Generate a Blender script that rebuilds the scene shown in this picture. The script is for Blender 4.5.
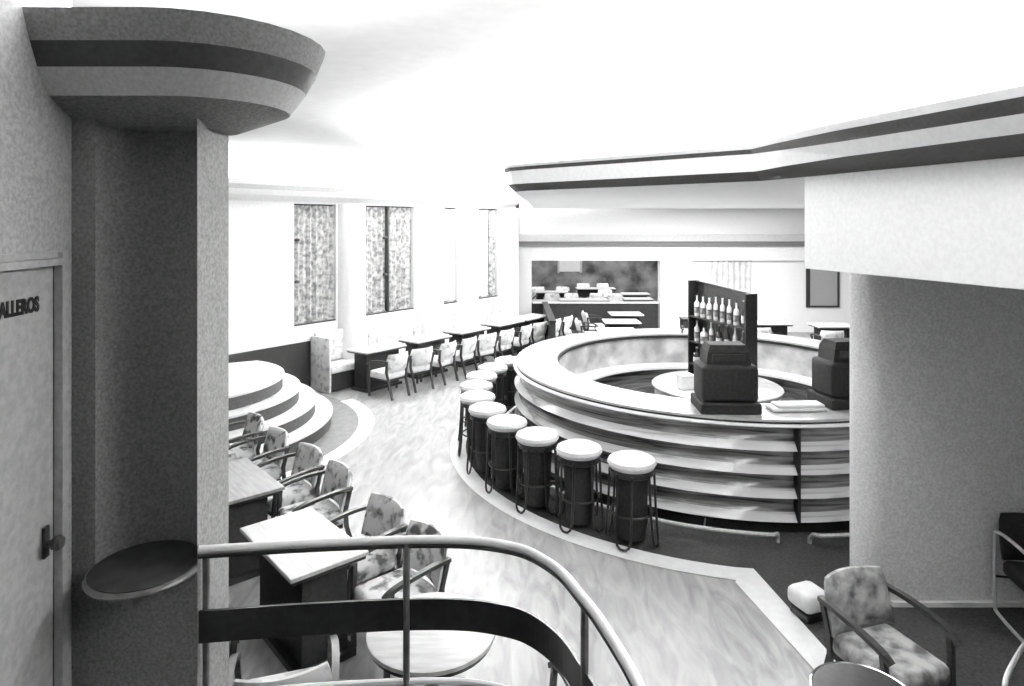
import bpy, bmesh, math, random
from mathutils import Vector, Matrix
random.seed(7)
PI = math.pi
S = bpy.context.scene
C = S.collection
for o in list(bpy.data.objects):
    bpy.data.objects.remove(o)

# ------------------------------------------------------------------ camera
EYE = 3.12
cd = bpy.data.cameras.new('camera')
cam = bpy.data.objects.new('camera', cd)
C.objects.link(cam)
cam.location = (0, 0, EYE)
cam.rotation_euler = (PI/2, 0, 0)
cd.sensor_width = 36
cd.lens = 36*650/1024
cd.shift_y = -121/1024
cd.clip_start = 0.05
S.camera = cam
# ------------------------------------------------------------------ world, exposure, lamps
w = bpy.data.worlds.new('world')
S.world = w
w.use_nodes = True
w.node_tree.nodes['Background'].inputs[0].default_value = (.5, .5, .5, 1)
w.node_tree.nodes['Background'].inputs[1].default_value = .3
S.view_settings.view_transform = 'Standard'
S.view_settings.look = 'None'
S.view_settings.gamma = 1
S.view_settings.use_curve_mapping = False
S.view_settings.exposure = 0.45

def area(name, loc, sx, sy, watts, rot=(0, 0, 0)):
    l = bpy.data.lights.new(name, 'AREA')
    l.shape = 'RECTANGLE'
    l.size = sx
    l.size_y = sy
    l.energy = watts
    o = bpy.data.objects.new(name, l)
    C.objects.link(o)
    o.location = loc
    o.rotation_euler = rot
    return o
UP = PI
# strip lamps lying in the coves on top of the cornices, shining up at the ceiling
def cove(name, a, b, z, wpm):
    a = Vector(a); b = Vector(b)
    m = (a+b)/2
    L = (b-a).length
    ang = math.atan2(b.y-a.y, b.x-a.x)
    return area(name, (m.x, m.y, z), L, .1, wpm*L, (UP, 0, ang))
COVE = 190
cove('bulkhead_cove_and_fill', (2.42, 5.75), (3.25, 2.85), 3.77, COVE*.7)
cove('bulkhead_cove_and_fill', (3.27, 2.78), (3.7, 1.2), 3.77, COVE*1.5)  # fill added out of view to brighten the pier and its niche
cove('cove_lamp_canopy', (2.2, 6.1), (1.4, 6.78), 3.77, COVE)
cove('cove_lamp_canopy', (1.3, 6.85), (.35, 7.75), 3.77, COVE)
cove('cove_lamp_canopy', (.3, 8.2), (.5, 12.0), 3.77, COVE)
cove('cove_lamp_canopy', (.55, 12.2), (.9, 17.2), 3.77, COVE)
cove('cove_lamp_window_wall', (-4.6, 10.9), (-2.2, 14.1), 3.77, COVE)
cove('cove_lamp_window_wall', (-2.2, 14.1), (0.0, 17.0), 3.77, COVE)
cove('cove_lamp_pier', (-1.75, 2.8), (-1.25, 2.8), 3.8, COVE*.5)
# added downward fill with no fittings, under the canopy and rear room ceiling
area('canopy_fill', (2.9, 9.3, 3.47), 3.0, 3.0, 170)
area('canopy_fill', (4.5, 14.6, 3.47), 5.0, 3.0, 420)
area('rear_room_fill', (3.5, 22, 3.45), 5, 4, 260)

# ------------------------------------------------------------------ materials
def new_mat(name):
    m = bpy.data.materials.new(name)
    m.use_nodes = True
    nt = m.node_tree
    return m, nt, nt.nodes['Principled BSDF']
def grey(v):
    return (v, v, v, 1)
def noise_mat(name, lo, hi, scale=20, rough=.6, coord='Object', stretch=(1, 1, 1), bump=0, detail=4, spec=.4, metal=0, coat=0, p0=.35, p1=.65, kind='noise', distort=0, vary=False):
    m, nt, b = new_mat(name)
    tc = nt.nodes.new('ShaderNodeTexCoord')
    mp = nt.nodes.new('ShaderNodeMapping')
    mp.inputs['Scale'].default_value = stretch
    nt.links.new(tc.outputs[coord], mp.inputs[0])
    if vary:
        oi = nt.nodes.new('ShaderNodeObjectInfo')
        sc_ = nt.nodes.new('ShaderNodeMath'); sc_.operation = 'MULTIPLY'; sc_.inputs[1].default_value = 20
        nt.links.new(oi.outputs['Random'], sc_.inputs[0])
        nt.links.new(sc_.outputs[0], mp.inputs['Location'])
    if kind == 'noise':
        n = nt.nodes.new('ShaderNodeTexNoise')
        n.inputs['Detail'].default_value = detail
        n.inputs['Distortion'].default_value = distort
        out = n.outputs[0]
    else:
        n = nt.nodes.new('ShaderNodeTexVoronoi')
        out = n.outputs['Distance']
    n.inputs['Scale'].default_value = scale
    nt.links.new(mp.outputs[0], n.inputs['Vector'])
    r = nt.nodes.new('ShaderNodeValToRGB')
    r.color_ramp.elements[0].position = p0
    r.color_ramp.elements[1].position = p1
    r.color_ramp.elements[0].color = grey(lo)
    r.color_ramp.elements[1].color = grey(hi)
    nt.links.new(out, r.inputs[0])
    nt.links.new(r.outputs[0], b.inputs['Base Color'])
    b.inputs['Roughness'].default_value = rough
    b.inputs['Specular IOR Level'].default_value = spec
    b.inputs['Metallic'].default_value = metal
    b.inputs['Coat Weight'].default_value = coat
    if bump:
        bp = nt.nodes.new('ShaderNodeBump')
        bp.inputs['Strength'].default_value = bump
        bp.inputs['Distance'].default_value = .01
        nt.links.new(out, bp.inputs['Height'])
        nt.links.new(bp.outputs[0], b.inputs['Normal'])
    return m
M = {}
M['wall'] = noise_mat('white_plaster', .80, .86, 30, .8, bump=.05)
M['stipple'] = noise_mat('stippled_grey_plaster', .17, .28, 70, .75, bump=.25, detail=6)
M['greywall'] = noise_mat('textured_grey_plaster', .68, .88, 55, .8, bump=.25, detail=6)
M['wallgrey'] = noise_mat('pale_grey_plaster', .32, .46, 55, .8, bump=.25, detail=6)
M['ceiling'] = noise_mat('ceiling_white', .86, .90, 8, .9)
M['trim'] = noise_mat('white_trim', .78, .84, 25, .6)
M['midgrey'] = noise_mat('mid_grey_paint', .16, .22, 40, .6)
M['shade_band'] = noise_mat('painted_step_shade', .035, .055, 40, .6)  # shade under the cornice and capital steps, put in as dark colour
M['fascia'] = noise_mat('grey_fascia_paint', .5, .62, 60, .7, bump=.1)
M['floor'] = noise_mat('pale_streaked_linoleum', .20, .42, 3.2, .35, stretch=(2.2, .55, 1), detail=9, p0=.3, p1=.68, distort=1.2)
M['carpet'] = noise_mat('dark_carpet', .035, .062, 45, .95, detail=5, bump=.3, spec=.1)
M['greyfloor'] = noise_mat('grey_linoleum', .10, .17, 9, .5, detail=6)
M['stripe'] = noise_mat('white_border_linoleum', .82, .88, 14, .4)
M['black'] = noise_mat('black_lacquer', .012, .022, 30, .3, spec=.45)
M['blackmatt'] = noise_mat('black_matt', .014, .026, 30, .7, spec=.25)
M['darkwood'] = noise_mat('dark_stained_wood', .018, .045, 12, .38, stretch=(1, 1, 8), detail=6)
M['chrome'] = noise_mat('polished_chrome', .75, .85, 10, .15, metal=1)
M['brushed'] = noise_mat('brushed_nickel', .72, .85, 30, .45, metal=.6)
M['dullmetal'] = noise_mat('dull_metal', .2, .28, 20, .35, metal=.8)
M['palewood'] = noise_mat('pale_table_laminate', .46, .60, 5, .3, stretch=(1, 6, 1), detail=6)
M['greywood'] = noise_mat('grey_table_laminate', .20, .30, 5, .28, stretch=(1, 6, 1), detail=6)
M['doorpaint'] = noise_mat('grey_door_paint', .34, .44, 30, .45, bump=.05)
M['counter'] = noise_mat('pale_counter_linoleum', .42, .55, 4, .22, detail=6, coat=.2)
M['vinyl'] = noise_mat('white_vinyl', .74, .84, 12, .45)
M['riser'] = noise_mat('dark_riser', .03, .06, 25, .6)
M['tread'] = noise_mat('pale_tread', .70, .82, 9, .5)
M['veneer'] = noise_mat('figured_walnut_veneer', .03, .38, 1.0, .2, coord='UV', stretch=(.9, 16, 1), detail=9, p0=.32, p1=.74, coat=.5, distort=1.4)
M['veneer_highlight'] = noise_mat('veneer_painted_highlight', .16, .66, 1.0, .15, coord='UV', stretch=(.7, 9, 1), detail=6, p0=.30, p1=.50, coat=.6, distort=1.0)  # gloss highlight along the flute ledges, painted in as paler veneer
M['fabric_in'] = noise_mat('mottled_pale_panel', .28, .55, 3, .4, detail=5)
M['fabric'] = noise_mat('pale_fabric_with_dark_flowers', .12, .82, 9.5, .9, detail=2.5, vary=True, p0=.36, p1=.52, spec=.1, bump=.1)
M['fabric_pale'] = noise_mat('pale_moquette', .40, .76, 9, .9, detail=3, vary=True, p0=.3, p1=.5, spec=.1)
M['fabric_grey'] = noise_mat('grey_flowered_moquette', .10, .46, 9, .9, detail=4, p0=.35, p1=.62, spec=.1)
M['curtain'] = noise_mat('printed_curtain_cloth', .17, .58, 11, .9, detail=5, p0=.36, p1=.62, spec=.1)
M['curtain_pale'] = noise_mat('pale_curtain_cloth', .52, .72, 6, .9, detail=3, spec=.1)
M['mural'] = noise_mat('mottled_grey_wall_covering', .05, .42, 1.6, .7, detail=5, p0=.3, p1=.7)
M['cloth'] = noise_mat('white_cloth', .80, .88, 18, .9)
M['paper'] = noise_mat('pale_label_paper', .6, .7, 30, .8)
def glass_mat(name, v, rough=.08, trans=.0):
    m, nt, b = new_mat(name)
    n = nt.nodes.new('ShaderNodeTexNoise')
    n.inputs['Scale'].default_value = 14
    r = nt.nodes.new('ShaderNodeValToRGB')
    r.color_ramp.elements[0].color = grey(v*.9)
    r.color_ramp.elements[1].color = grey(v)
    nt.links.new(n.outputs[0], r.inputs[0])
    nt.links.new(r.outputs[0], b.inputs['Base Color'])
    b.inputs['Roughness'].default_value = rough
    b.inputs['Transmission Weight'].default_value = trans
    return m
M['glass_dark'] = glass_mat('dark_bottle_glass', .05)
M['glass_pale'] = glass_mat('pale_bottle_glass', .75)
M['glass_clear'] = glass_mat('clear_glass', .95, .02, .9)
M['window_glass'] = glass_mat('window_glass', .35, .05, .0)

# ------------------------------------------------------------------ mesh helpers
class MB:
    def __init__(s):
        s.v = []; s.f = []; s.uv = {}
    def add(s, vs, fs, uvs=None):
        n = len(s.v)
        s.v += [tuple(p) for p in vs]
        for i, f in enumerate(fs):
            if uvs: s.uv[len(s.f)] = uvs[i]
            s.f.append(tuple(k+n for k in f))
        return s
    def box(s, x0, x1, y0, y1, z0, z1):
        vs = [(x, y, z) for z in (z0, z1) for x, y in ((x0, y0), (x1, y0), (x1, y1), (x0, y1))]
        return s.add(vs, [(3, 2, 1, 0), (4, 5, 6, 7), (0, 1, 5, 4), (1, 2, 6, 5), (2, 3, 7, 6), (3, 0, 4, 7)])
    def rbox(s, cx, cy, cz, sx, sy, sz, bev=.02, seg=3, mat=None):
        bm = bmesh.new()
        bmesh.ops.create_cube(bm, size=1)
        bmesh.ops.scale(bm, vec=(sx, sy, sz), verts=bm.verts)
        bmesh.ops.bevel(bm, geom=list(bm.edges), offset=bev, segments=seg, profile=.5, affect='EDGES')
        if mat is not None: bmesh.ops.transform(bm, matrix=mat, verts=bm.verts)
        bmesh.ops.translate(bm, vec=(cx, cy, cz), verts=bm.verts)
        bm.verts.index_update()
        s.add([v.co[:] for v in bm.verts], [[v.index for v in f.verts] for f in bm.faces])
        bm.free()
        return s
    def prism(s, poly, z0, z1):
        n = len(poly)
        vs = [(p[0], p[1], z0) for p in poly]+[(p[0], p[1], z1) for p in poly]
        fs = [tuple(range(n))[::-1], tuple(range(n, 2*n))]
        fs += [(i, (i+1) % n, n+(i+1) % n, n+i) for i in range(n)]
        return s.add(vs, fs)
    def tube(s, path, r, n=8, closed=False, cap=True, r2=None):
        P = [Vector(p) for p in path]
        m = len(P)
        rings = []
        up = None
        for i in range(m):
            a = P[i-1] if (i > 0 or closed) else P[i]
            b = P[(i+1) % m] if (i < m-1 or closed) else P[i]
            t = (b-a).normalized()
            if up is None:
                up = Vector((0, 0, 1)) if abs(t.z) < .9 else Vector((1, 0, 0))
            x = t.cross(up)
            if x.length < 1e-4: x = t.orthogonal()
            x.normalize()
            y = x.cross(t).normalized()
            up = y
            rr = r if r2 is None else r+(r2-r)*i/(m-1)
            rings.append([P[i]+x*rr*math.cos(2*PI*k/n)+y*rr*math.sin(2*PI*k/n) for k in range(n)])
        vs = [p for R in rings for p in R]
        fs = []
        for i in range(m if closed else m-1):
            j = (i+1) % m
            fs += [(i*n+k, j*n+k, j*n+(k+1) % n, i*n+(k+1) % n) for k in range(n)]
        if cap and not closed:
            fs += [tuple(range(n)), tuple((m-1)*n+k for k in range(n))[::-1]]
        return s.add(vs, fs)
    def lathe(s, prof, cx=0, cy=0, a0=0, a1=2*PI, seg=48, closed=False):
        full = abs(a1-a0-2*PI) < 1e-6
        m = len(prof)
        cols = seg if full else seg+1
        vs = []
        for i in range(cols):
            a = a0+(a1-a0)*i/seg
            vs += [(cx+r*math.cos(a), cy+r*math.sin(a), z) for r, z in prof]
        L = [0]
        for i in range(1, m+1):
            p, q = prof[i-1], prof[i % m]
            L.append(L[-1]+math.hypot(p[0]-q[0], p[1]-q[1]))
        R = max(p[0] for p in prof)
        fs = []; uv = []
        for i in range(seg):
            j = (i+1) % cols
            for k in range(m if closed else m-1):
                k2 = (k+1) % m
                fs.append((i*m+k, j*m+k, j*m+k2, i*m+k2))
                u0 = R*(a0+(a1-a0)*i/seg); u1 = R*(a0+(a1-a0)*(i+1)/seg)
                uv.append(((u0, L[k]), (u1, L[k]), (u1, L[k+1]), (u0, L[k+1])))
        if closed and not full:
            fs += [tuple(range(m))[::-1], tuple((cols-1)*m+k for k in range(m))]
            uv += [tuple((0, 0) for _ in range(m))]*2
        return s.add(vs, fs, uv)
    def sweep(s, prof, path, profs=None):
        """closed profile (offset to the left of the path direction turned outward, height) carried along a plan path"""
        P = [Vector(p) for p in path]
        m = len(prof); N = len(P)
        vs = []
        for i in range(N):
            d1 = (P[i]-P[i-1]).normalized() if i > 0 else (P[1]-P[0]).normalized()
            d2 = (P[i+1]-P[i]).normalized() if i < N-1 else d1
            n1 = Vector((-d1.y, d1.x)); n2 = Vector((-d2.y, d2.x))
            nn = (n1+n2)
            nn = nn/max(.25, nn.length_squared/2)
            vs += [(P[i].x+nn.x*w_, P[i].y+nn.y*w_, z) for w_, z in (profs[i] if profs else prof)]
        fs = []
        for i in range(N-1):
            fs += [(i*m+k, (i+1)*m+k, (i+1)*m+(k+1) % m, i*m+(k+1) % m) for k in range(m)]
        fs += [tuple(range(m))[::-1], tuple((N-1)*m+k for k in range(m))]
        return s.add(vs, fs)
    def build(s, name, mat, parent=None, smooth=False, loc=None, rz=0):
        me = bpy.data.meshes.new(name)
        me.from_pydata(s.v, [], s.f)
        if s.uv:
            ul = me.uv_layers.new(name='UVMap')
            for p in me.polygons:
                q = s.uv.get(p.index)
                if q:
                    for li, c in zip(p.loop_indices, q): ul.data[li].uv = c
        bm = bmesh.new(); bm.from_mesh(me)
        bmesh.ops.recalc_face_normals(bm, faces=bm.faces)
        bm.to_mesh(me); bm.free()
        if smooth:
            me.polygons.foreach_set('use_smooth', [True]*len(me.polygons))
            try: me.set_sharp_from_angle(angle=math.radians(40))
            except Exception: pass
        me.materials.append(M[mat])
        o = bpy.data.objects.new(name, me)
        C.objects.link(o)
        if parent: o.parent = parent
        if loc: o.location = loc
        if rz: o.rotation_euler = (0, 0, rz)
        return o
def tag(o, label=None, cat=None, group=None, kind=None):
    if label: o['label'] = label
    if cat: o['category'] = cat
    if group: o['group'] = group
    if kind: o['kind'] = kind
    return o
def thing(name, label, cat, loc=(0, 0, 0), rz=0, group=None, kind=None):
    o = bpy.data.objects.new(name, None)
    o.empty_display_size = .1
    C.objects.link(o)
    o.location = loc; o.rotation_euler = (0, 0, rz)
    return tag(o, label, cat, group, kind)
def struct(o, label=None):
    o['kind'] = 'structure'
    if label: o['label'] = label
    return o
def copy_tree(o, parent=None):
    c = o.copy(); C.objects.link(c)
    c.parent = parent
    for ch in list(o.children): copy_tree(ch, c)
    return c
def arc(cx, cy, r, a0, a1, n):
    return [(cx+r*math.cos(a0+(a1-a0)*i/n), cy+r*math.sin(a0+(a1-a0)*i/n)) for i in range(n+1)]
def smooth_path(P, n=6, closed=False):
    P = [Vector(p) for p in P]
    out = []
    N = len(P)
    for i in range(N if closed else N-1):
        if closed: a, b, c, d = P[i-1], P[i], P[(i+1) % N], P[(i+2) % N]
        else: a = P[max(i-1, 0)]; b = P[i]; c = P[i+1]; d = P[min(i+2, N-1)]
        for k in range(n):
            t = k/n
            out.append(.5*((2*b)+(c-a)*t+(2*a-5*b+4*c-d)*t*t+(3*b-a-3*c+d)*t**3))
    if not closed: out.append(P[-1])
    return out
def rad(d): return math.radians(d)

LAND = .80
CEIL = 4.35
BX, BY = 2.85, 9.26                  # centre of the round bar
def bar_pt(phi, r):                  # phi degrees from the side nearest the camera, turning to the left
    return (BX-r*math.sin(rad(phi)), BY-r*math.cos(rad(phi)))

# ================================================================== SETTING
f = MB().box(-8, 11, -3, 27, -.1, 0).build('floor', 'floor')
struct(f, 'pale streaked linoleum floor of the bar room')
# dark carpet inside the white border: ring around the bar and the corner on the right
ring = [bar_pt(p, 3.5) for p in range(185, 11, -3)]
carpet = ring+[(2.17, 5.84), (2.30, 4.66), (2.52, 3.0), (2.7, 1.2), (9.5, 1.2), (9.5, 12.0)]
MB().prism(carpet, .0005, .006).build('carpet', 'carpet', f)
bord = [bar_pt(p, 3.5) for p in range(185, 11, -3)]+[(2.17, 5.84), (2.30, 4.66), (2.52, 3.0), (2.7, 1.2)]
bord2 = [bar_pt(p, 3.72) for p in range(185, 13, -3)]+[(1.93, 5.62), (2.09, 4.6), (2.31, 3.0), (2.5, 1.2)]
m = MB()
n1, n2 = len(bord), len(bord2)
m.add([(x, y, .0075) for x, y in bord]+[(x, y, .0075) for x, y in bord2],
      [(i, i+1, n1+min(i+1, n2-1), n1+min(i, n2-1)) for i in range(n1-1)])
m.build('border_strip', 'stripe', f)
SX, SY = -4.89, 9.58                  # centre of the round steps
MB().prism(arc(SX, SY, 2.6, rad(-88), rad(60), 40)+[(SX, SY)], .0005, .005).build('grey_floor_patch', 'greyfloor', f)
m = MB(); a = arc(SX, SY, 2.56, rad(-75), rad(42), 40); b = arc(SX, SY, 2.80, rad(-75), rad(42), 40)
m.add([(x, y, .0075) for x, y in a]+[(x, y, .0075) for x, y in b], [(i, i+1, 42+i, 41+i) for i in range(40)])
m.build('border_strip', 'stripe', f)

struct(MB().box(-8, 11, -3, 27, CEIL, CEIL+.1).build('ceiling', 'ceiling'), 'plain white cove-lit ceiling')

# raised landing under the camera, with a rounded corner
rail_pts = [(-1.30, 2.70), (-.897, 2.75), (-.48, 2.785), (-.22, 2.785), (-.05, 2.75), (.074, 2.685), (.187, 2.54), (.256, 2.36), (.302, 2.226), (.372, 1.92), (.42, 1.5), (.45, .9), (.46, 0)]
edge = [(x+.03, y+.06) for x, y in rail_pts]
struct(MB().prism([(-8, 3.0), (-1.31, 3.0)]+edge+[(.5, -3), (-8, -3)], .001, LAND).build('floor_landing', 'carpet'), 'raised entrance landing inside the railing')

# walls
def wx(y): return -1.573-.095*y
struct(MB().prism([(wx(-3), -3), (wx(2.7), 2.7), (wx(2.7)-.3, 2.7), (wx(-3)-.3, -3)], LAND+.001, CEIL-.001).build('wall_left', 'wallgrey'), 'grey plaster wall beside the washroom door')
struct(MB().box(-8, 11, -3.2, -3, 0, CEIL).build('wall_back', 'darkwood'))
struct(MB().box(-8.2, -8, -3, 27, 0, CEIL).build('wall_far_left', 'wall'))
struct(MB().box(11, 11.2, -3, 27, 0, CEIL).build('wall_far_right', 'wall'))

# window wall, seen obliquely behind the steps and the banquette
U = Vector((.601, .799)); N = Vector((.799, -.601)); A = Vector((-4.75, 10.85))
WA = math.atan2(U.y, U.x)
def wp(t, n=0):
    p = A+U*t+N*n
    return (p.x, p.y)
WZ0, WZ1 = 1.21, 3.46
ww = thing('wall_window', 'white wall of curtained windows on the left side', None, kind='structure')
wins = [(1.28, 2.22), (2.91, 4.32), (5.18, 5.75), (6.39, 7.31)]
m = MB()
t = -4.0
def wslab(mb, t0, t1, z0, z1, n0=-.25, n1=0):
    mb.prism([wp(t0, n0), wp(t1, n0), wp(t1, n1), wp(t0, n1)], z0, z1)
for a, b in wins+[(8.07, 8.07)]:
    wslab(m, t, a, 0.01, CEIL-.002)
    if b > a:
        wslab(m, a, b, 0.01, WZ0); wslab(m, a, b, WZ1, CEIL-.002)
    t = b
m.build('wall_panel', 'wall', ww)
for c, r in ((2.565, .30), (4.75, .36), (6.07, .29), (7.7, .30)):
    p = wp(c)
    MB().lathe([(r, .02), (r, WZ1+.02)], p[0], p[1], WA-PI-.0, WA, 20).build('half_round_pilaster', 'wall', ww, smooth=True)
wslab(m2 := MB(), -4, 1.62, .01, LAND+.1, 0, .02)
m2.build('baseboard', 'blackmatt', ww)
def cornice_profile(dz=0, k=1):
    pr = [(0, 3.49), (.22, 3.59), (.285, 3.685), (.33, 3.765), (.37, 3.85)]
    return [(a*k, b+dz) for a, b in pr]
def cornice(root, path, dz=0, k=1, mats=('shade_band', 'trim', 'shade_band', 'fascia')):
    pr = cornice_profile(dz, k)
    names = ('cornice_underside', 'cornice_fascia', 'cornice_groove', 'cornice_lip')
    th = .03
    for i in range(4):
        (a, b), (c, d) = pr[i], pr[i+1]
        prof = [(a, b), (c, d), (c-.04, d+(.012 if i == 0 else 0)), (max(a-.04, -.02), b+(.03 if i == 0 else 0))]
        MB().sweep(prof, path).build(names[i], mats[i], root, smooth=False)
tr = thing('trim_1', 'pale stepped cornice above the curtained windows', None, kind='structure')
cornice(tr, [wp(8.0, .0), wp(-4, .0)], 0, .55, ('trim', 'trim', 'fascia', 'trim'))

for i, (a, b) in enumerate(wins):
    wd = thing('window_%d' % (i+1), None, None, kind='structure')
    p = wp((a+b)/2, -.17)
    wd.location = (p[0], p[1], WZ0); wd.rotation_euler = (0, 0, WA)
    L = (b-a)/2-.004; H = WZ1-WZ0-.004
    MB().box(-L, L, .012, .02, .004, H).build('pane', 'window_glass', wd)
    fr = MB()
    fr.box(-L, L, -.02, .01, .004, .05).box(-L, L, -.02, .01, H-.05, H).box(-L, -L+.05, -.02, .01, .05, H-.05).box(L-.05, L, -.02, .01, .05, H-.05)
    fr.build('window_frame', 'darkwood', wd)
    if i == 1: MB().box(-.08, -.04, -.19, -.02, .03, H).build('mullion', 'darkwood', wd)
    MB().box(-L, L, -.165, -.03, -.0, .025).build('window_sill', 'darkwood', wd)

# far beam, posts and low partition, room beyond
FB = 18.2
far = thing('wall_far', 'far white wall with a low wide opening into the rear room', None, kind='structure')
MB().box(.2, 11, FB, FB+.3, 2.78, CEIL-.002).build('wall_panel', 'wall', far)
MB().box(.2, 11, FB-.02, FB+.3, 2.04, 2.44).build('beam_face', 'wall', far)
MB().box(.2, 11, FB-.10, FB+.3, 2.44, 2.58).build('beam_groove', 'midgrey', far)
MB().box(.2, 11, FB-.16, FB+.3, 2.58, 2.78).build('beam_moulding', 'fascia', far)
MB().box(.15, .55, FB, FB+.3, .01, 2.04).build('post', 'wall', far)
MB().box(4.15, 5.05, FB, FB+.3, .01, 2.04).build('post', 'wall', far)
MB().box(5.05, 6.0, FB+.1, FB+.3, .01, 2.04).build('wall_panel', 'wall', far)
MB().box(6.0, 11, FB+.1, FB+.3, .01, 2.04).build('wall_panel', 'wall', far)
wd = thing('window_5', 'small dark-framed window on the far wall by the pale pillar', None, kind='structure', loc=(8.75, FB+.1, .72))
MB().box(-.42, .42, -.02, -.005, .05, 1.12).build('pane', 'window_glass', wd)
MB().box(-.48, -.38, -.05, -.002, 0, 1.17).box(.4, .45, -.05, -.002, 0, 1.17).box(-.38, .4, -.05, -.002, 0, .05).build('window_frame', 'darkwood', wd)
struct(MB().box(-6, 11, 26.5, 26.7, .01, CEIL-.002).build('wall_rear', 'mural'), 'mottled dark wall covering at the back of the rear room')
wd = thing('window_6', 'bright square window in the rear room wall', None, kind='structure', loc=(2.35, 26.49, 1.1))
MB().box(-.42, .42, -.04, -.01, 0, .75).build('pane', 'cloth', wd)
MB().box(-.5, -.42, -.05, -.001, -.05, .8).box(.42, .5, -.05, -.001, -.05, .8).build('window_frame', 'fascia', wd)
struct(MB().box(1.05, 11, FB+.4, 26.4, 3.5, 3.6).build('ceiling_rear', 'ceiling'))

# right wall end, bulkhead and canopy over the bar
rw = MB()
endr = [(2.85+.2-.2*math.sin(a), 5.28+.2-.2*math.cos(a)) for a in [PI/2*i/10 for i in range(10, -1, -1)]]
rw.prism([(2.95, 5.68)]+endr+[(6.0, 5.28), (6.0, 5.68)], .007, 3.485)
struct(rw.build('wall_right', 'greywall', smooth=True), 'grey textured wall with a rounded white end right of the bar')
struct(MB().box(3.08, 5.9, 5.25, 5.279, .007, .045).build('baseboard_right', 'trim'), 'thin pale baseboard along the grey wall')
struct(MB().box(5.2, 5.4, 1.0, 5.24, .007, 2.7).build('wall_alcove', 'greywall'))
struct(MB().box(2.9, 5.4, .9, .998, .007, 2.7).build('wall_alcove_front', 'greywall'))
bd = Vector((.275, -.961)); bn = Vector((.961, .275))
p0 = Vector((2.40, 5.33)); p1 = p0+bd*4.6
bk = MB().prism([p0, p1, p1+Vector((3.6, 0)), Vector((6.2, 5.33))], 2.74, 3.488)
struct(bk.build('wall_bulkhead', 'wall'), 'white bulkhead over the opening on the right')
crease = Vector((2.25, 5.85))
edge_path = [crease+bd*5.2, crease+bd*3, crease]+[(1.80, 6.24), (1.307, 6.69), (.72, 7.20), (.25, 7.62), (.10, 7.80), (.045, 8.0), (.05, 8.4), (.12, 9.5), (.3, 12), (.6, 17.9)]
can = thing('canopy', 'white dropped canopy ceiling over the round bar', None, kind='structure')
MB().prism([(p[0], p[1]) for p in edge_path]+[(11, 17.9), (11, .9)], 3.49, 3.74).build('canopy_slab', 'ceiling', can)
tr = thing('trim_2', 'stepped white cornice with painted-in shade bands around the canopy edge', None, kind='structure')
profA = [(0, 3.49), (.22, 3.59), (.285, 3.685), (.33, 3.765), (.355, 3.815)]
profB = [(0, 3.49), (.10, 3.57), (.13, 3.725), (.15, 3.765), (.165, 3.80)]
main = [crease+bd*5.2, crease+bd*3.6, crease+bd*2.2, crease+bd*1.2, crease+bd*.5, crease+bd*.15]+edge_path[2:9]
mix = [0, 0, .0, .12, .55, .9]+[1]*7
for i, (nm, mt) in enumerate((('cornice_underside', 'shade_band'), ('cornice_fascia', 'trim'), ('cornice_groove', 'shade_band'), ('cornice_lip', 'trim'))):
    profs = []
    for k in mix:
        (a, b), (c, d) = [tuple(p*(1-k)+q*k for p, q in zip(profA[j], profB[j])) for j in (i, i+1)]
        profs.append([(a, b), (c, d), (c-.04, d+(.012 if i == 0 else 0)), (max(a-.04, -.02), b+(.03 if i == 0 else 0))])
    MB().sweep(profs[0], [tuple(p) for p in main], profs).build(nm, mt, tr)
cornice(tr, [tuple(p) for p in edge_path[8:]], 0, .45, ('trim', 'trim', 'trim', 'trim'))

# ================================================================== PIER WITH NICHE
PXL, PXR, PYF, PYB = wx(2.7)-.3, -1.308, 2.702, 3.0
pier = thing('pier', 'grey stippled pier with a concave niche and flaring stepped capital', 'column', (-1.55, 2.85, LAND))
def pb(mb, name, mat, parent, smooth=False):
    o = mb.build(name, mat, None, smooth)
    o.parent = parent
    o.matrix_parent_inverse = Matrix.Translation(-Vector(parent.location))
    return o
nz = 1.67
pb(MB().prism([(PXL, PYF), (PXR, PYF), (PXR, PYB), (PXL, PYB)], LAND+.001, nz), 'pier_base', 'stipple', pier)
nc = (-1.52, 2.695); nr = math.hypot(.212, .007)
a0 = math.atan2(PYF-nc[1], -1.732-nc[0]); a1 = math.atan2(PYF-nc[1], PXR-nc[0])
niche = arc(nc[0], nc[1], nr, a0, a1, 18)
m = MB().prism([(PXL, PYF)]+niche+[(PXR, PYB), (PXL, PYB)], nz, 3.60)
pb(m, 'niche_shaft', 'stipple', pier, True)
sh = MB().prism(arc(-1.52, 2.697, .207, 0, 2*PI, 40)[:-1], nz-.0, nz+.03)
shelf = pb(sh, 'niche_shelf', 'darkwood', pier)
rim = MB().tube([(x, y, nz+.012) for x, y in arc(-1.52, 2.697, .207, PI, 2*PI, 28)], .014, 8)
o = rim.build('rim', 'dullmetal', shelf, True)
o.matrix_parent_inverse = Matrix.Translation(-Vector(pier.location)) @ Matrix.Identity(4)
o.matrix_parent_inverse = Matrix.Identity(4)
br = MB().prism([(-1.54, 2.70), (-1.50, 2.70), (-1.50, 2.57), (-1.54, 2.57)], nz-.075, nz-.036).build('bracket', 'dullmetal', shelf)
cap_path = [(-1.95, 3.06), (-1.42, 3.06)]+arc(-1.38, 2.91, .15, PI/2, -PI/2, 14)+[(-1.42, 2.76), (-1.95, 2.76)]
capt = bpy.data.objects.new('capital', None)
cap = MB().prism([(-1.9, 3.06), (-1.38, 3.06)]+arc(-1.38, 2.91, .15, PI/2, -PI/2, 14)+[(-1.9, 2.76)], 3.525, 3.72)
cap_o = pb(cap, 'capital_core', 'stipple', pier)
pr = [(0, 3.525), (.215, 3.615), (.284, 3.712), (.33, 3.80), (.373, 3.91)]
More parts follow.
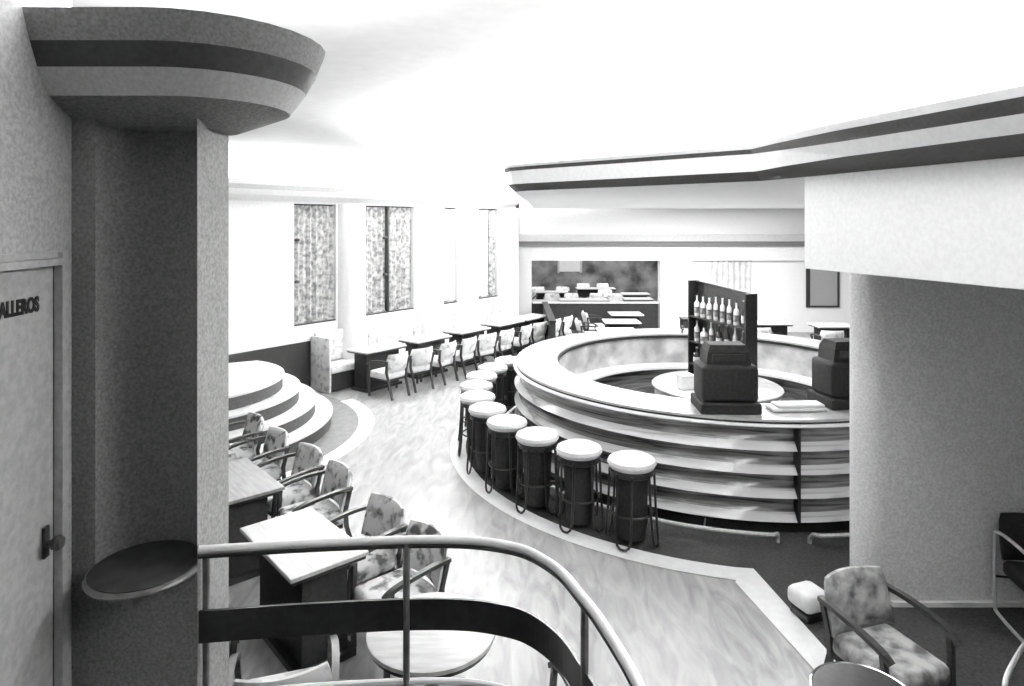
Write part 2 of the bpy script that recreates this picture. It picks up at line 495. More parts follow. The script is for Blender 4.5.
for i, (nm, mt) in enumerate((('capital_underside', 'stipple'), ('capital_fascia', 'fascia'), ('capital_groove', 'shade_band'), ('capital_lip', 'stipple'))):
    (a, b), (c, d) = pr[i], pr[i+1]
    mb = MB().sweep([(a, b), (c, d), (c-.05, d+(.012 if i == 0 else 0)), (max(a-.05, -.03), b+(.03 if i == 0 else 0))], cap_path)
    pb(mb, nm, mt, pier, True)

# ================================================================== DOOR
DA = math.atan2(1, -.095)            # direction of the wall towards the room
dr = thing('door_1', 'grey door lettered CABALLEROS at the left edge', None, (wx(2.554), 2.554, LAND+.001), DA, kind='structure')
# local +x runs along the wall to the room, local -y comes out of the wall
MB().box(-.72, 0, -.012, -.001, .002, 2.145).build('door_leaf', 'doorpaint', dr)
fr = MB()
fr.box(.004, .045, -.045, -.001, .002, 2.20).box(.048, .075, -.028, -.001, .002, 2.205)
fr.box(-.76, .045, -.045, -.001, 2.15, 2.178).box(-.76, .075, -.028, -.001, 2.18, 2.205)
fr.build('door_frame', 'doorpaint', dr)
MB().box(-.001, .0035, -.0135, -.001, .002, 2.149).box(-.72, 0, -.0135, -.001, 2.1455, 2.1495).build('door_gap', 'blackmatt', dr)
hd = MB().rbox(-.06, -.02, 1.09, .035, .012, .12, .004, 2).build('lock_plate', 'darkwood', dr)
MB().lathe([(.0, -.03), (.012, -.03), (.012, 0), (.026, .005), (.03, .02), (.022, .035), (0, .038)], seg=16).build('door_knob', 'darkwood', dr, True, (-.07, -.05, 1.09)).rotation_euler = (PI/2, 0, 0)
cu = bpy.data.curves.new('lettering', 'FONT')
cu.body = 'CABALLEROS'
cu.size = .075; cu.extrude = .0015; cu.offset = .0036
cu.align_x = 'RIGHT'
to = bpy.data.objects.new('lettering_curve', cu)
C.objects.link(to)
bpy.context.view_layer.update()
me = bpy.data.meshes.new_from_object(to)
bpy.data.objects.remove(to)
me.materials.clear(); me.materials.append(M['black'])
to = bpy.data.objects.new('lettering', me)
C.objects.link(to); to.parent = dr
xs = [v.co.x for v in me.vertices]
wd_ = max(xs)-min(xs)
to.scale = (.325/wd_, 1, 1)
to.rotation_euler = (PI/2, 0, 0)
to.location = (-.092-max(xs)*.325/wd_, -.0145, 1.985)
to['label'] = 'black block letters reading CABALLEROS'

# ================================================================== RAILING
rl = thing('railing', 'curved landing railing with pale handrail and broad black band', 'railing', (0, 2.4, LAND))
def pbl(mb, name, mat, smooth=False): return pb(mb, name, mat, rl, smooth)
sp = smooth_path([Vector((x, y, 0)) for x, y in rail_pts], 6)
pbl(MB().tube([(p.x, p.y, 1.757) for p in sp], .018, 10), 'handrail', 'trim', True)
pbl(MB().tube([(p.x, p.y, 1.738) for p in sp], .017, 8), 'handrail_core', 'darkwood', True)
flat = [(p.x, p.y) for p in sp]
pbl(MB().sweep([(-.006, 1.372), (.006, 1.372), (.006, 1.505), (-.006, 1.505)], flat), 'black_band', 'black')
pbl(MB().tube([(p.x, p.y, 1.15) for p in sp], .014, 8), 'lower_rail', 'trim', True)
for (x, y) in ((-.452, 2.783), (.262, 2.345), (.44, 1.2), (-1.28, 2.72)):
    pbl(MB().tube([(x, y, LAND+.002), (x, y, 1.745)], .015, 8), 'post', 'dullmetal', True)

# ================================================================== ROUND STEPS
st = thing('curved_steps', 'four curved pale steps with dark risers below the window wall', 'steps', (SX, SY, 0))
for i in range(4):
    r = 2.17-.24*i; z = .2*(i+1)
    sp_ = MB().prism(arc(0, 0, r, rad(-115), rad(65), 48)+[(0, 1.0), (-.75, 0), (-.8, -1.2)], z-.03, z-.001+.001*(i == 3)).build('tread', 'tread', st)
    MB().prism(arc(0, 0, r-.025, rad(-115), rad(65), 48)+[(0, .98), (-.73, 0), (-.78, -1.2)], max(.006, z-.2), z-.03).build('riser', 'riser', st)

# ================================================================== ROUND BAR
bar = thing('round_bar', 'large round bar with fluted dark veneer front and pale counter', 'bar counter', (BX, BY, 0))
def seg(a0, a1): return rad(-90-a1), rad(-90-a0)     # phi range -> math angles
# pale counter slab with a dark line and a pale nosing
MB().lathe([(2.20, 1.125), (2.20, 1.15), (2.79, 1.15), (2.79, 1.125)], seg=128, closed=True).build('counter_top', 'counter', bar, True)
MB().lathe([(2.755, 1.106), (2.755, 1.124), (2.79, 1.124), (2.79, 1.106)], seg=128, closed=True).build('counter_groove', 'blackmatt', bar)
MB().lathe([(2.74, 1.072), (2.74, 1.105), (2.80, 1.105), (2.825, 1.098), (2.832, 1.088), (2.825, 1.078), (2.80, 1.072)], seg=128, closed=True).build('counter_nosing', 'trim', bar, True)
# fluted front: each flute starts steep below the one above and swells out to a ledge
zs = [1.07, .835, .60, .365, .13]
for i in range(4):
    z1, z0 = zs[i], zs[i+1]
    h = z1-z0
    def fl(u): return (2.715+.10*max(0, (u-.35)/.65)**1.4, z1-.004-(h-.012)*u)
    up_ = [(2.66, z1)]+[fl(k/10*.66) for k in range(11)]+[(2.66, fl(.66)[1])]
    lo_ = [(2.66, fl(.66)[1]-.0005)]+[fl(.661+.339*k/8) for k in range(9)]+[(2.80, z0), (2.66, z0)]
    for (a0, a1) in ((.35, 120), (120.3, 239.9), (240.2, 359.9)):
        s0, s1 = seg(a0, a1)
        fo = MB().lathe(up_, a0=s0, a1=s1, seg=64, closed=True).build('flute', 'veneer', bar, True)
        MB().lathe(lo_, a0=s0, a1=s1, seg=64, closed=True).build('flute_ledge', 'veneer_highlight', fo, True)
MB().lathe([(2.60, .008), (2.60, .13), (2.74, .13), (2.74, .008)], seg=96, closed=True).build('plinth', 'blackmatt', bar)
MB().lathe([(2.56, .14), (2.56, 1.07), (2.65, 1.07), (2.65, .14)], seg=96, closed=True).build('core', 'blackmatt', bar)
MB().box(-.012, .012, -2.822, -2.70, .135, 1.10).build('hatch_seam', 'blackmatt', bar)
MB().lathe([(2.20, .62), (2.20, 1.12), (2.24, 1.12), (2.24, .62)], seg=96, closed=True).build('inner_front', 'fabric_in', bar, True)
MB().lathe([(2.17, 1.085), (2.17, 1.124), (2.199, 1.124), (2.199, 1.085)], seg=96, closed=True).build('inner_groove', 'blackmatt', bar)
MB().lathe([(1.88, .60), (1.88, .64), (2.24, .64), (2.24, .60)], seg=96, closed=True).build('work_shelf', 'trim', bar, True)
MB().lathe([(2.02, .01), (2.02, .60), (2.10, .60), (2.10, .01)], seg=96, closed=True).build('inner_cabinet', 'veneer', bar, True)
MB().lathe([(0.0, .008), (2.02, .008), (2.02, .02), (0, .02)], seg=64).build('inner_floor', 'carpet', bar)
for (a0, a1) in ((6.5, 150), (-70, -2.0)):
    R = 3.06
    pts = [bar_pt(p, R) for p in [a0+(a1-a0)*i/60 for i in range(61)]]
    P = [(x-BX, y-BY, .125) for x, y in pts]
    e0 = bar_pt(a0-1.0*(1 if a0 > 0 else 1), R-.06); e1 = bar_pt(a1+1.0, R-.06)
    e00 = bar_pt(a0-1.3, R-.10); e11 = bar_pt(a1+1.3, R-.10)
    P = [(e00[0]-BX, e00[1]-BY, .01), (e00[0]-BX, e00[1]-BY, .06), (e0[0]-BX, e0[1]-BY, .11)]+P+[(e1[0]-BX, e1[1]-BY, .11), (e11[0]-BX, e11[1]-BY, .06), (e11[0]-BX, e11[1]-BY, .01)]
    fr_ = MB().tube(P, .02, 8).build('foot_rail', 'brushed', bar, True)
    k = a0+12
    while k < a1-3:
        x, y = bar_pt(k, R); x2, y2 = bar_pt(k, 2.745)
        MB().tube([(x-BX, y-BY, .125), (x2-BX, y2-BY, .08)], .009, 6).build('bracket', 'dullmetal', fr_, True)
        k += 18
# little taps on the far inside of the bar
for i, px in enumerate((3.02, 3.16)):
    t = thing('beer_tap', ('left' if i == 0 else 'right')+' one of two small dark taps at the back of the bar', 'tap', (px, BY+2.28, 1.15))
    MB().tube([(0, 0, .001), (0, 0, .06), (0, -.03, .09), (0, -.09, .07)], .014, 8).build('spout', 'black', t, True)
    MB().lathe([(0, .07), (.03, .075), (.045, .10), (.03, .125), (0, .13)], seg=12).build('knob', 'black', t, True)

# island inside the bar
isl = thing('island_cabinet', 'low round white cabinet in the middle of the bar', 'cabinet', (2.92, 9.3, .021))
MB().lathe([(0, 0), (.82, 0), (.86, .03), (.86, .70), (0, .70)], seg=64).build('drum', 'trim', isl, True)
MB().lathe([(0, .702), (.84, .702), (.84, .722), (0, .722)], seg=64).build('shadow_gap', 'darkwood', isl, True)
MB().lathe([(0, .722), (.89, .722), (.90, .735), (.90, .765), (.88, .778), (0, .778)], seg=64).build('top', 'counter', isl, True)
ITOP = .80

# bottle display standing on the island
d0 = Vector((2.84, 9.95)); d1 = Vector((3.24, 8.72))
dc = (d0+d1)/2; dl = (d1-d0).length
ds = thing('bottle_display', 'dark upright back-bar display with bottle shelves on the round cabinet', 'shelf', (dc.x, dc.y, ITOP), math.atan2(d1.y-d0.y, d1.x-d0.x))
hl = dl/2
# local x along the panel; local -y faces the camera
m = MB()
m.add([(-hl, 0, .002), (hl, 0, .002), (hl, 0, 1.33), (-hl, 0, 1.40), (-hl, .025, .002), (hl, .025, .002), (hl, .025, 1.33), (-hl, .025, 1.40)],
      [(0, 1, 2, 3), (7, 6, 5, 4), (0, 4, 5, 1), (1, 5, 6, 2), (2, 6, 7, 3), (3, 7, 4, 0)])
m.build('back_panel', 'darkwood', ds)
MB().box(-hl-.03, -hl-.001, -.15, .04, .002, 1.43).build('side_post', 'black', ds)
MB().box(hl+.001, hl+.03, -.15, .04, .002, 1.36).build('side_post', 'black', ds)
shz = [.18, .52, .90]
for z in shz:
    MB().box(-hl, hl, -.15, -.001, z-.02, z).build('shelf', 'darkwood', ds)
MB().tube([(-hl, -.01, 1.415), (hl, -.01, 1.345)], .015, 6).build('top_rail', 'black', ds, True)
def bottle_mesh(r, h, neck):
    return [(0, 0), (r*.95, 0), (r, .012), (r, h*.58), (r*.9, h*.66), (neck, h*.76), (neck, h*.96), (neck*1.25, h*.965), (neck*1.25, h), (0, h)]
kinds = [('tall', .04, .31, .013), ('squat', .055, .23, .018), ('slim', .033, .34, .012)]
protos = {}
dsm = Matrix.Translation(Vector(ds.location)) @ Matrix.Rotation(ds.rotation_euler.z, 4, 'Z')
rown = ['bottom', 'middle', 'top']
ordn = ['first', 'second', 'third', 'fourth', 'fifth', 'sixth', 'seventh', 'eighth', 'ninth', 'tenth', 'eleventh', 'twelfth']
for ri, z in enumerate(shz):
    nb = (7, 7, 8)[ri]
    for k in range(nb):
        kd = random.randrange(3); pale = random.random() < .62
        key = (kd, pale)
        x = -hl+.1+(dl-.2)*k/(nb-1)
        nm, r, h, nk = kinds[kd]
        if key not in protos:
            b = thing('bottle', None, 'bottle')
            MB().lathe(bottle_mesh(r, h, nk), seg=14).build('glass', 'glass_pale' if pale else 'glass_dark', b, True)
            MB().lathe([(r+.001, h*.15), (r+.001, h*.45)], seg=14).build('paper_label', 'paper' if not pale else 'fabric_grey', b, True)
            MB().lathe([(0, h), (nk*1.1, h), (nk*1.1, h+.02), (0, h+.02)], seg=10).build('cap', 'black' if pale else 'trim', b, True)
            protos[key] = b
        else:
            b = copy_tree(protos[key])
        b.location = dsm @ Vector((x, -.078, z+.001))
        tag(b, '%s %s bottle, %s from the left on the %s display shelf' % (nm, 'pale' if pale else 'dark', ordn[k], rown[ri]), 'bottle', 'bottles on the display')

# dark cash registers on the counter
def register(label, x, y, rz, z=1.151):
    t = thing('cash_register', label, 'cash register', (x, y, z), rz)
    MB().rbox(0, 0, .055, .62, .46, .108, .012, 2).build('drawer_base', 'blackmatt', t)
    MB().rbox(0, .0, .30, .58, .40, .38, .045, 3).build('cabinet', 'blackmatt', t, True)
    top_ = MB()
    a_ = [(-.23, -.13), (.23, -.13), (.23, .15), (-.23, .15)]
    top_.add([(x, y, .485) for x, y in a_]+[(x*.93, y, .62) for x, y in a_]+[(x*.80, y*.8, .69) for x, y in a_], [(3, 2, 1, 0), (8, 9, 10, 11)]+[(b+k, b+(k+1) % 4, b+4+(k+1) % 4, b+4+k) for b in (0, 4) for k in range(4)])
    top_.build('indicator_housing', 'blackmatt', t)
    MB().box(-.17, .17, -.140, -.128, .53, .60).build('indicator_window', 'black', t)
    for i in range(3):
        for k in range(6):
            MB().lathe([(0, 0), (.012, 0), (.012, .02), (0, .022)], seg=8).build('key', 'blackmatt', t, True, (-.18+.07*k, .205+.015, .22+.05*i))
    MB().tube([(.275, 0, .25), (.32, 0, .25), (.32, .0, .33)], .012, 6).build('crank', 'dullmetal', t, True)
    return t
register('dark cash register in front of the bottle display', 2.25, 6.86, rad(-2))
register('dark cash register half hidden by the grey wall end', 3.62, 7.05, rad(8))
# folded cloth, small white box
cl = thing('folded_cloth', 'folded white cloth lying on the bar counter', 'cloth', (2.98, 6.83, 1.151), rad(3))
MB().rbox(0, 0, .02, .58, .22, .038, .017, 3).build('lower_fold', 'cloth', cl, True)
MB().rbox(.02, -.005, .056, .50, .18, .032, .014, 3).build('upper_fold', 'cloth', cl, True)
bx_ = thing('white_box', 'small white box on the round cabinet left of the display', 'box', (2.42, 9.05, ITOP), rad(15))
MB().rbox(0, 0, .09, .2, .16, .178, .008, 2).build('carton', 'cloth', bx_)
MB().rbox(0, 0, .19, .21, .17, .02, .006, 2).build('lid', 'trim', bx_)

# ================================================================== BAR STOOLS
def make_stool():
    t = thing('bar_stool', None, 'bar stool')
    cu_ = MB().lathe([(0, .715), (.17, .715), (.215, .73), (.235, .765), (.225, .80), (.18, .822), (0, .83)], seg=28)
    cu_.v = [(x*(1.0 if abs(x) < .16 else 1.02), y, z) for x, y, z in cu_.v]
    c = cu_.build('cushion', 'vinyl', t, True)
    MB().lathe([(.236, .768), (.240, .772), (.236, .776)], seg=28).build('piping', 'fabric_pale', c, True)
    MB().lathe([(0, .66), (.20, .66), (.215, .67), (.215, .714), (0, .714)], seg=24).build('seat_frame', 'black', t, True)
    for k in range(4):
        a = k*PI/2
        ca, sa = math.cos(a), math.sin(a)
        pts = []
        for (u, rr, z) in [(-.075, .20, .70), (-.075, .215, .35), (-.075, .235, .11), (-.06, .245, .045), (-.03, .25, .016), (0, .252, .0125), (.03, .25, .016), (.06, .245, .045), (.075, .235, .11), (.075, .215, .35), (.075, .20, .70)]:
            pts.append((ca*rr-sa*u, sa*rr+ca*u, z))
        MB().tube(pts, .0125, 7).build('leg', 'black', t, True)
    MB().tube([(.205*math.cos(2*PI*i/24), .205*math.sin(2*PI*i/24), .30) for i in range(24)], .011, 6, closed=True).build('footrest_ring', 'black', t, True)
    MB().lathe([(0, .05), (.13, .05), (.165, .66), (0, .66)], seg=20).build('stem', 'blackmatt', t, True)
    return t
sproto = make_stool()
NST = 10
for i in range(NST):
    s_ = sproto if i == 0 else copy_tree(sproto)
    ph = 30+10*i
    x, y = bar_pt(ph, 3.36)
    s_.location = (x, y, .0085); s_.rotation_euler = (0, 0, rad(-90-ph))
    tag(s_, 'white-topped black bar stool, %s in the row counting from the near right end' % ordn[i], 'bar stool', 'stools around the bar')

# ================================================================== ARMCHAIRS
def curved_pad(w_, z0, z1, y0, bow, th, lean, n=10, nz=6):
    """upholstered back: bowed in plan, leaning back, rounded at its edges"""
    mb = MB()
    front = []; back = []
    for j in range(nz+1):
        v = j/nz
        for i in range(n+1):
            u = -1+2*i/n
            ex = max(0, abs(u)-.75)/.25; ez = max(0, abs(2*v-1)-.7)/.3
            t_ = th*(1-.75*max(ex, ez)**2.5)
            x = u*w_/2*(1-.10*max(0, 2*v-1)**3); yb = y0+bow*u*u-lean*v
            front.append((x, yb+t_/2, z0+(z1-z0)*v)); back.append((x, yb-t_/2, z0+(z1-z0)*v))
    nn = n+1
    k = len(front)
    fs = []
    for j in range(nz):
        for i in range(n):
            a = j*nn+i
            fs.append((a, a+1, a+nn+1, a+nn)); fs.append((k+a+nn, k+a+nn+1, k+a+1, k+a))
    bd_ = [i for i in range(nn)]+[j*nn+n for j in range(1, nz+1)]+[nz*nn+i for i in range(n-1, -1, -1)]+[j*nn for j in range(nz-1, 0, -1)]
    for a, b in zip(bd_, bd_[1:]+bd_[:1]): fs.append((b, a, k+a, k+b))
    return mb.add(front+back, fs)
def bar_path(mb, pts, wx_, wz):
    """flat wooden bar of rectangular section along a path"""
    P = [Vector(p) for p in pts]
    vs = []
    for i, p in enumerate(P):
        t_ = (P[min(i+1, len(P)-1)]-P[max(i-1, 0)]).normalized()
        sd = Vector((1, 0, 0)) if abs(t_.x) < .7 else Vector((0, 1, 0))
        up = sd.cross(t_).normalized(); sd = t_.cross(up).normalized()
        for a, b in ((-1, -1), (1, -1), (1, 1), (-1, 1)): vs.append(p+sd*a*wx_/2+up*b*wz/2)
    fs = [(3, 2, 1, 0)]
    for i in range(len(P)-1):
        fs += [(i*4+k, i*4+(k+1) % 4, i*4+4+(k+1) % 4, i*4+4+k) for k in range(4)]
    n = (len(P)-1)*4
    fs.append((n, n+1, n+2, n+3))
    return mb.add(vs, fs)
def make_armchair(fab):
    t = thing('armchair', None, 'chair')
    st_ = MB().rbox(0, .02, .395, .47, .48, .13, .045, 3).build('seat', fab, t, True)
    MB().box(-.22, .22, -.20, .24, .30, .335).build('seat_rail', 'darkwood', t)
    curved_pad(.50, .46, .79, -.235, .06, .085, .085).build('backrest', fab, t, True)
    for s in (-1, 1):
        bar_path(MB(), [(s*.235, .235, .001), (s*.245, .235, .33), (s*.262, .215, .60)], .032, .034).build('leg', 'darkwood', t)
        bar_path(MB(), [(s*.20, -.33, .001), (s*.205, -.24, .30), (s*.235, -.215, .46), (s*.26, -.25, .66)], .032, .036).build('leg', 'darkwood', t)
        bar_path(MB(), smooth_path([(s*.262, -.27, .665), (s*.275, -.10, .665), (s*.28, .10, .645), (s*.272, .22, .615), (s*.262, .275, .575)], 4), .042, .028).build('arm', 'darkwood', t)
    return t
chair_protos = {k: make_armchair(k) for k in ('fabric', 'fabric_pale', 'fabric_grey')}
used = set()
def chair(label, x, y, face, fab='fabric', group=None, z=.001):
    """face: direction (dx, dy) the sitter looks"""
    p = chair_protos[fab]
    c = p if fab not in used else copy_tree(p)
    used.add(fab)
    c.location = (x, y, z); c.rotation_euler = (0, 0, math.atan2(face[1], face[0])-PI/2)
    return tag(c, label, 'chair', group)

# rows: nearest three tables on the left below the landing
RD = Vector((-.66, .75)); RN = Vector((.75, .66)); T2 = Vector((-1.57, 4.86))
def slab_table(name, label, c, long_, wide, ang, top, group, h=.75):
    t = thing(name, label, 'table', (c[0], c[1], .001), ang, group)
    MB().rbox(0, 0, h-.016, long_, wide, .03, .006, 2).build('table_top', top, t)
    MB().rbox(0, 0, h-.045, long_-.03, wide-.03, .028, .004, 1).build('apron', 'black', t)
    MB().box(-long_/2+.10, long_/2-.10, -wide/2+.12, wide/2-.12, .05, h-.06).build('pedestal', 'blackmatt', t)
    MB().box(-long_/2+.06, long_/2-.06, -wide/2+.07, wide/2-.07, 0, .05).build('foot', 'black', t)
    return t
RA = math.atan2(RD.y, RD.x)
tl = ['bright pale rectangular table nearest below the landing railing', 'grey rectangular table, second along the row beside the pier', 'rectangular table at the foot of the curved steps beside the pier']
for i, al in enumerate((0, 1.52, 2.98)):
    c = T2+RD*al
    slab_table('rectangular_table', tl[i], (c.x, c.y), .98, .58, RA, 'palewood' if i == 0 else 'greywood', 'rectangular tables on the left')
fl = ['flowered armchair with dark arms seen through the railing beside its post', 'flowered armchair with dark arms at the bright nearest table', 'flowered armchair with dark arms, near one at the grey table', 'flowered armchair with dark arms, far one at the grey table', 'flowered armchair with dark arms, next to last before the curved steps', 'flowered armchair with dark arms, last one in front of the curved steps']
for i, (x, y) in enumerate(((-.83, 4.75), (-1.23, 5.25), (-1.85, 6.04), (-2.27, 6.53), (-2.80, 7.08), (-3.28, 7.63))):
    chair(fl[i], x, y, (-.75+.1*math.sin(i*2.3), -.66), 'fabric', 'flowered armchairs on the left')
# dark banquette behind those tables
bq = thing('banquette', 'dark banquette bench against the landing, behind the rectangular tables', 'bench', (T2.x+RD.x*1.9-RN.x*.70, T2.y+RD.y*1.9-RN.y*.70, .001), RA)
MB().rbox(0, .0, .2, 3.4, .44, .398, .02, 2).build('seat_base', 'blackmatt', bq)
MB().rbox(0, -.0, .43, 3.4, .45, .07, .025, 3).build('seat', 'fabric_grey', bq, True)
MB().rbox(0, .26, .42, 3.4, .07, .838, .02, 2).build('backrest', 'blackmatt', bq, True)
# round table and near chairs
rt = thing('round_table', 'small round pale table half hidden by the black band of the railing', 'table', (-.47, 3.80, .001))
MB().lathe([(0, .712), (.35, .712), (.375, .72), (.375, .742), (.36, .748), (0, .748)], seg=40).build('table_top', 'palewood', rt, True)
MB().lathe([(.352, .69), (.36, .69), (.36, .711), (.352, .711)], seg=40, closed=True).build('table_rim', 'black', rt, True)
MB().lathe([(0, .05), (.04, .05), (.04, .69), (.30, .711), (0, .711)], seg=24).build('stem', 'black', rt, True)
MB().lathe([(0, 0), (.24, 0), (.24, .02), (.06, .05), (0, .05)], seg=24).build('foot', 'black', rt, True)
ash = thing('ashtray', 'small glass ashtray on the round pale table', 'ashtray', (-.42, 3.90, .7495))
MB().lathe([(0, .004), (.05, .004), (.062, .03), (.07, .03), (.06, 0), (0, 0)], seg=20).build('bowl', 'dullmetal', ash, True)
MB().tube([(.066*math.cos(2*PI*i/20), .066*math.sin(2*PI*i/20), .031) for i in range(20)], .005, 6, closed=True).build('rim', 'black', ash, True)
chair('pale armchair at the bottom left corner beside the pier', -1.98, 3.90, (-.5, .85), 'fabric_pale', 'pale armchairs below the railing')
chair('pale armchair at the bottom edge under the railing band', -1.27, 3.62, (-.3, .95), 'fabric_pale', 'pale armchairs below the railing')
chair('armchair at the bottom edge right of the round pale table', .04, 3.40, (-.25, .97), 'fabric_pale', 'pale armchairs below the railing')

# ================================================================== WINDOW-SIDE BANQUETTE, TABLES AND CHAIRS
x, y = wp((1.66+8.0)/2, .32)
bq = thing('wall_banquette', 'long pale flowered banquette along the window wall', 'bench', (x, y, .001), WA)
hl_ = (8.0-1.66)/2
MB().rbox(0, .02, .17, 2*hl_, .48, .338, .02, 2).build('seat_base', 'blackmatt', bq)
MB().rbox(0, -.02, .40, 2*hl_, .52, .12, .04, 3).build('seat', 'fabric_pale', bq, True)
for k in range(5):
    L_ = 2*hl_/5
    MB().rbox(-hl_+L_*(k+.5), .245, .76, L_-.01, .10, .58, .035, 3).build('back_panel', 'fabric_pale', bq, True)
MB().rbox(-hl_-.03, .0, .50, .05, .56, .998, .02, 2).build('end_panel', 'fabric_pale', bq, True)
for i, t_ in enumerate((2.5, 3.8, 5.1, 6.4, 7.5)):
    x, y = wp(t_, .86)
    slab_table('wall_table', 'pale table, %s from the steps along the window banquette' % ordn[i], (x, y), 1.0, .58, WA, 'palewood', 'tables along the window banquette')
for i, t_ in enumerate((2.2, 2.85, 3.5, 4.12, 4.78, 5.4, 6.08, 6.7, 7.3, 7.85)):
    x, y = wp(t_, 1.50)
    a_ = .12*math.sin(i*1.9)
    chair('pale armchair with dark legs, %s from the steps facing the window banquette' % ordn[i], x, y, (-N.x+a_, -N.y+a_), 'fabric_pale', 'armchairs along the window banquette')

# ================================================================== FAR TABLES, PARTITIONS AND REAR ROOM
def partition(label, x0, x1, y0, y1, h):
    t = thing('low_partition', label, 'partition', ((x0+x1)/2, (y0+y1)/2, .001))
    a, b = (x1-x0)/2, (y1-y0)/2
    MB().box(-a, a, -b, b, 0, h-.04).build('panel', 'darkwood', t)
    MB().rbox(0, 0, h-.02, 2*a+.04, 2*b+.04, .038, .008, 1).build('ledge', 'trim' if 'long' in label else 'black', t)
partition('long dark low partition with a pale ledge below the far beam', .6, 4.1, FB+.02, FB+.14, .87)
partition('dark low partition end beside the window-side chairs', .86, .98, 14.6, 18.1, .90)
partition('dark low partition end beside the far pale tables', 4.0, 4.5, 15.2, 15.5, .86)
partition('dark low partition left of the far opening', -.4, .14, 17.62, 17.74, .95)
for i, (x, y) in enumerate(((2.30, 14.3), (2.62, 15.6), (2.95, 16.9))):
    slab_table('far_table', 'pale table behind the bar, %s in the row towards the far partition' % ordn[i], (x, y), .85, .65, 0, 'palewood', 'tables behind the bar')
for i, (x, y) in enumerate(((1.50, 14.3), (1.85, 15.6), (2.15, 16.9))):
    chair('pale armchair behind the bar, %s in the row towards the far partition' % ordn[i], x, y, (1, .1), 'fabric_pale', 'armchairs behind the bar')
for i, (x, y) in enumerate(((6.1, 15.4), (7.4, 15.0))):
    slab_table('far_table', ('left' if i == 0 else 'right')+' pale table behind the bar near the far window', (x, y), .9, .6, 0, 'palewood', 'tables near the far window')
for i, (x, y) in enumerate(((3.95, 14.4), (5.5, 14.6), (6.9, 14.2), (8.2, 14.6))):
    chair('pale armchair behind the bar, %s from the left near the far window' % ordn[i], x, y, (.1, 1), 'fabric_pale', 'armchairs near the far window')
rear_tables = [(3.9, 20.2, .9, 'beside the right post, nearer one'), (4.1, 21.6, .9, 'beside the right post, farther one'), (2.2, 20.0, 1.5, 'long one close behind the partition ledge'),
               (1.3, 22.2, 1.2, 'on the left behind the long one'), (3.0, 23.4, 1.4, 'farthest one in the middle'), (.75, 19.6, .7, 'in the near left corner')]
for x, y, w_, lb in rear_tables:
    slab_table('rear_table', 'pale table in the rear room, '+lb, (x, y), w_, .6, 0, 'palewood', 'tables in the rear room')
rear_chairs = [(1.3, 20.9, 'first from the left in the near row'), (2.0, 20.95, 'second from the left in the near row'), (2.7, 20.95, 'third from the left in the near row'), (3.35, 20.9, 'fourth from the left in the near row'),
               (1.0, 23.1, 'first from the left in the middle row'), (1.75, 23.1, 'second from the left in the middle row'), (2.7, 24.4, 'left one of the farthest pair'), (3.5, 24.4, 'right one of the farthest pair'),
               (.5, 21.6, 'alone by the left post'), (3.2, 22.1, 'alone on the right')]
for i, (x, y, lb) in enumerate(rear_chairs):
    chair('pale armchair in the rear room, '+lb, x, y, (.35*math.sin(i*2.1), -1), 'fabric_pale', 'armchairs in the rear room')

# ================================================================== CURTAINS
def curtain(label, t0, t1, mat, knobs=(), group='window curtains', n=-.075):
    L = t1-t0
    x, y = wp((t0+t1)/2, n)
    c = thing('curtain', label, 'curtain', (x, y, WZ0+.03), WA, group)
    H = WZ1-WZ0-.06
    k = max(10, int(L*36))
    mb = MB(); vs = []; fs = []
    for z in (0, H*.5, H):
        for side in (0, 1):
            for i in range(k+1):
                u = i/k
                vs.append((-L/2+L*u, .028*math.sin(u*L*2*PI/.135)+.012*math.sin(u*L*31)+side*.006, z))
    q = k+1
    for j in range(2):
        for i in range(k):
            a = j*2*q+i
            fs += [(a, a+1, a+2*q+1, a+2*q), (a+q+2*q, a+q+2*q+1, a+q+1, a+q)]
    mb.add(vs, fs).build('drape', mat, c, True)
    MB().tube([(-L/2+.005, 0, H+.012), (L/2-.005, 0, H+.012)], .012, 6).build('rod', 'darkwood', c, True)
    MB().box(-L/2+.004, L/2-.004, -.035, .04, .0, .03).build('hem', 'fabric_grey', c)
    for (u, z) in knobs:
        MB().lathe([(0, -.035), (.045, -.025), (.055, 0), (.045, .025), (0, .035)], seg=10).build('tassel', 'black', c, True, (-L/2+L*u, -.06, z))
curtain('printed curtain nearest the steps with two dark tassels', 1.29, 2.215, 'curtain', ((.07, 1.55), (.07, .78)))
curtain('left printed curtain of the middle window with two dark tassels', 2.92, 3.53, 'curtain', ((.93, 1.55), (.93, .78)))
curtain('right printed curtain of the middle window', 3.585, 4.31, 'curtain')
curtain('narrow pale curtain between the second and third pilaster', 5.19, 5.74, 'curtain_pale')
curtain('pale curtain of the farthest left window', 6.40, 7.0, 'curtain_pale')
curtain('narrow printed curtain at the far end of the window wall', 7.02, 7.30, 'curtain')
c = thing('curtain', 'pale grey curtain on the far wall behind the bottle display', 'curtain', (6.15, FB+.06, .75), 0, 'window curtains')
vs = []; fs = []
for z in (0, 1.27):
    for i in range(49):
        vs.append((-.55+1.1*i/48, .03*math.sin(i/48*1.1*2*PI/.16), z))
mb = MB().add(vs, [(i, i+1, i+50, i+49) for i in range(48)])
mb.build('drape', 'curtain_pale', c, True)
MB().tube([(-.58, 0, 1.275), (.58, 0, 1.275)], .012, 6).build('rod', 'dullmetal', c, True)

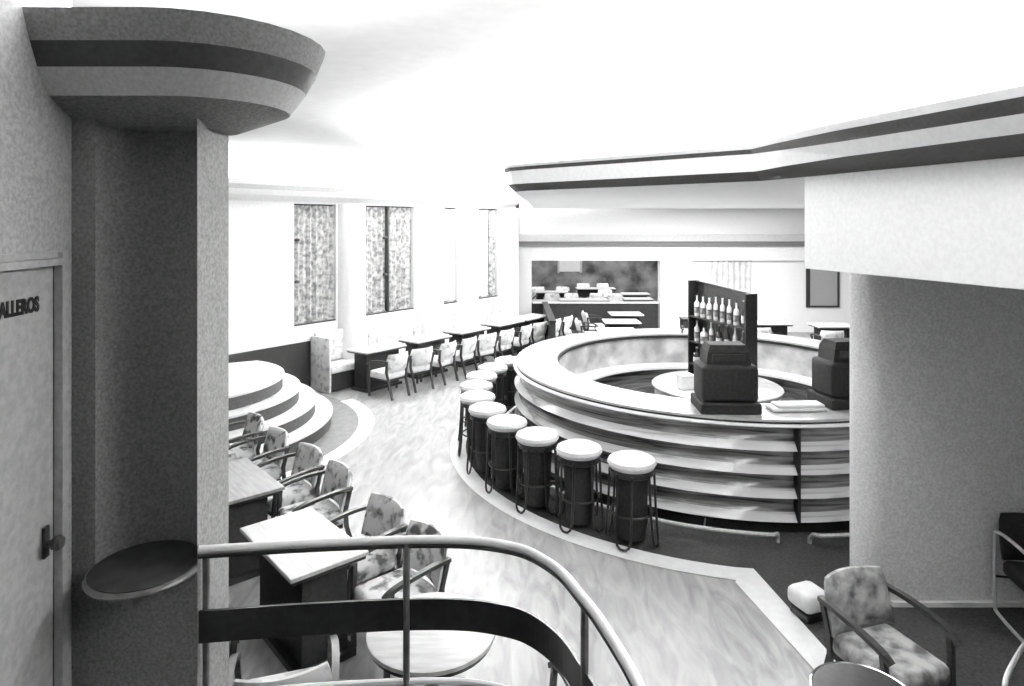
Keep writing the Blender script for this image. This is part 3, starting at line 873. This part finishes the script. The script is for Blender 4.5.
# ================================================================== RIGHT CORNER SEATS
chair('grey flowered armchair with dark arms in front of the grey wall', 2.34, 4.06, (.3, -.95), 'fabric_grey', z=.0065)
pf = thing('pouf', 'small low white padded pouf beside the grey flowered armchair', 'stool', (2.345, 5.14, .0085), rad(20))
MB().rbox(0, 0, .145, .25, .25, .15, .055, 3).build('cushion', 'vinyl', pf, True)
MB().rbox(0, 0, .035, .20, .20, .068, .015, 2).build('base', 'black', pf)
lt = thing('low_table', 'low dark round table with a chrome rim at the bottom right', 'table', (1.88, 3.46, .001))
MB().lathe([(0, .57), (.25, .57), (.255, .58), (.255, .60), (.0, .60)], seg=40).build('table_top', 'black', lt, True)
MB().tube([(.262*math.cos(2*PI*i/40), .262*math.sin(2*PI*i/40), .59) for i in range(40)], .012, 8, closed=True).build('rim', 'chrome', lt, True)
MB().lathe([(0, .02), (.03, .02), (.03, .57), (0, .57)], seg=16).build('stem', 'chrome', lt, True)
MB().lathe([(0, 0), (.18, 0), (.18, .015), (0, .02)], seg=24).build('foot', 'black', lt, True)
def tube_chair(label, x, y, rz, z=.0065):
    t = thing('tubular_chair', label, 'chair', (x, y, z), rz, 'chrome tubular chairs')
    for s in (-1, 1):
        loop = smooth_path([(s*.27, .28, .02), (s*.27, -.22, .02), (s*.27, -.29, .10), (s*.27, -.29, .58), (s*.27, -.22, .67), (s*.27, .18, .67), (s*.27, .28, .60), (s*.27, .30, .45), (s*.27, .30, .10)], 5, closed=True)
        MB().tube(loop, .0135, 8, closed=True).build('side_frame', 'brushed', t, True)
    MB().rbox(0, .0, .40, .50, .50, .12, .04, 3).build('seat', 'blackmatt', t, True)
    curved_pad(.50, .46, .80, -.26, .03, .09, .06).build('backrest', 'blackmatt', t, True)
    MB().tube([(-.27, -.29, .30), (.27, -.29, .30)], .012, 8).build('crossbar', 'chrome', t, True)
tube_chair('chrome tubular armchair against the grey wall at the right edge', 4.06, 4.84, rad(170))
tube_chair('chrome tubular armchair at the lower right edge', 3.02, 3.45, rad(130))
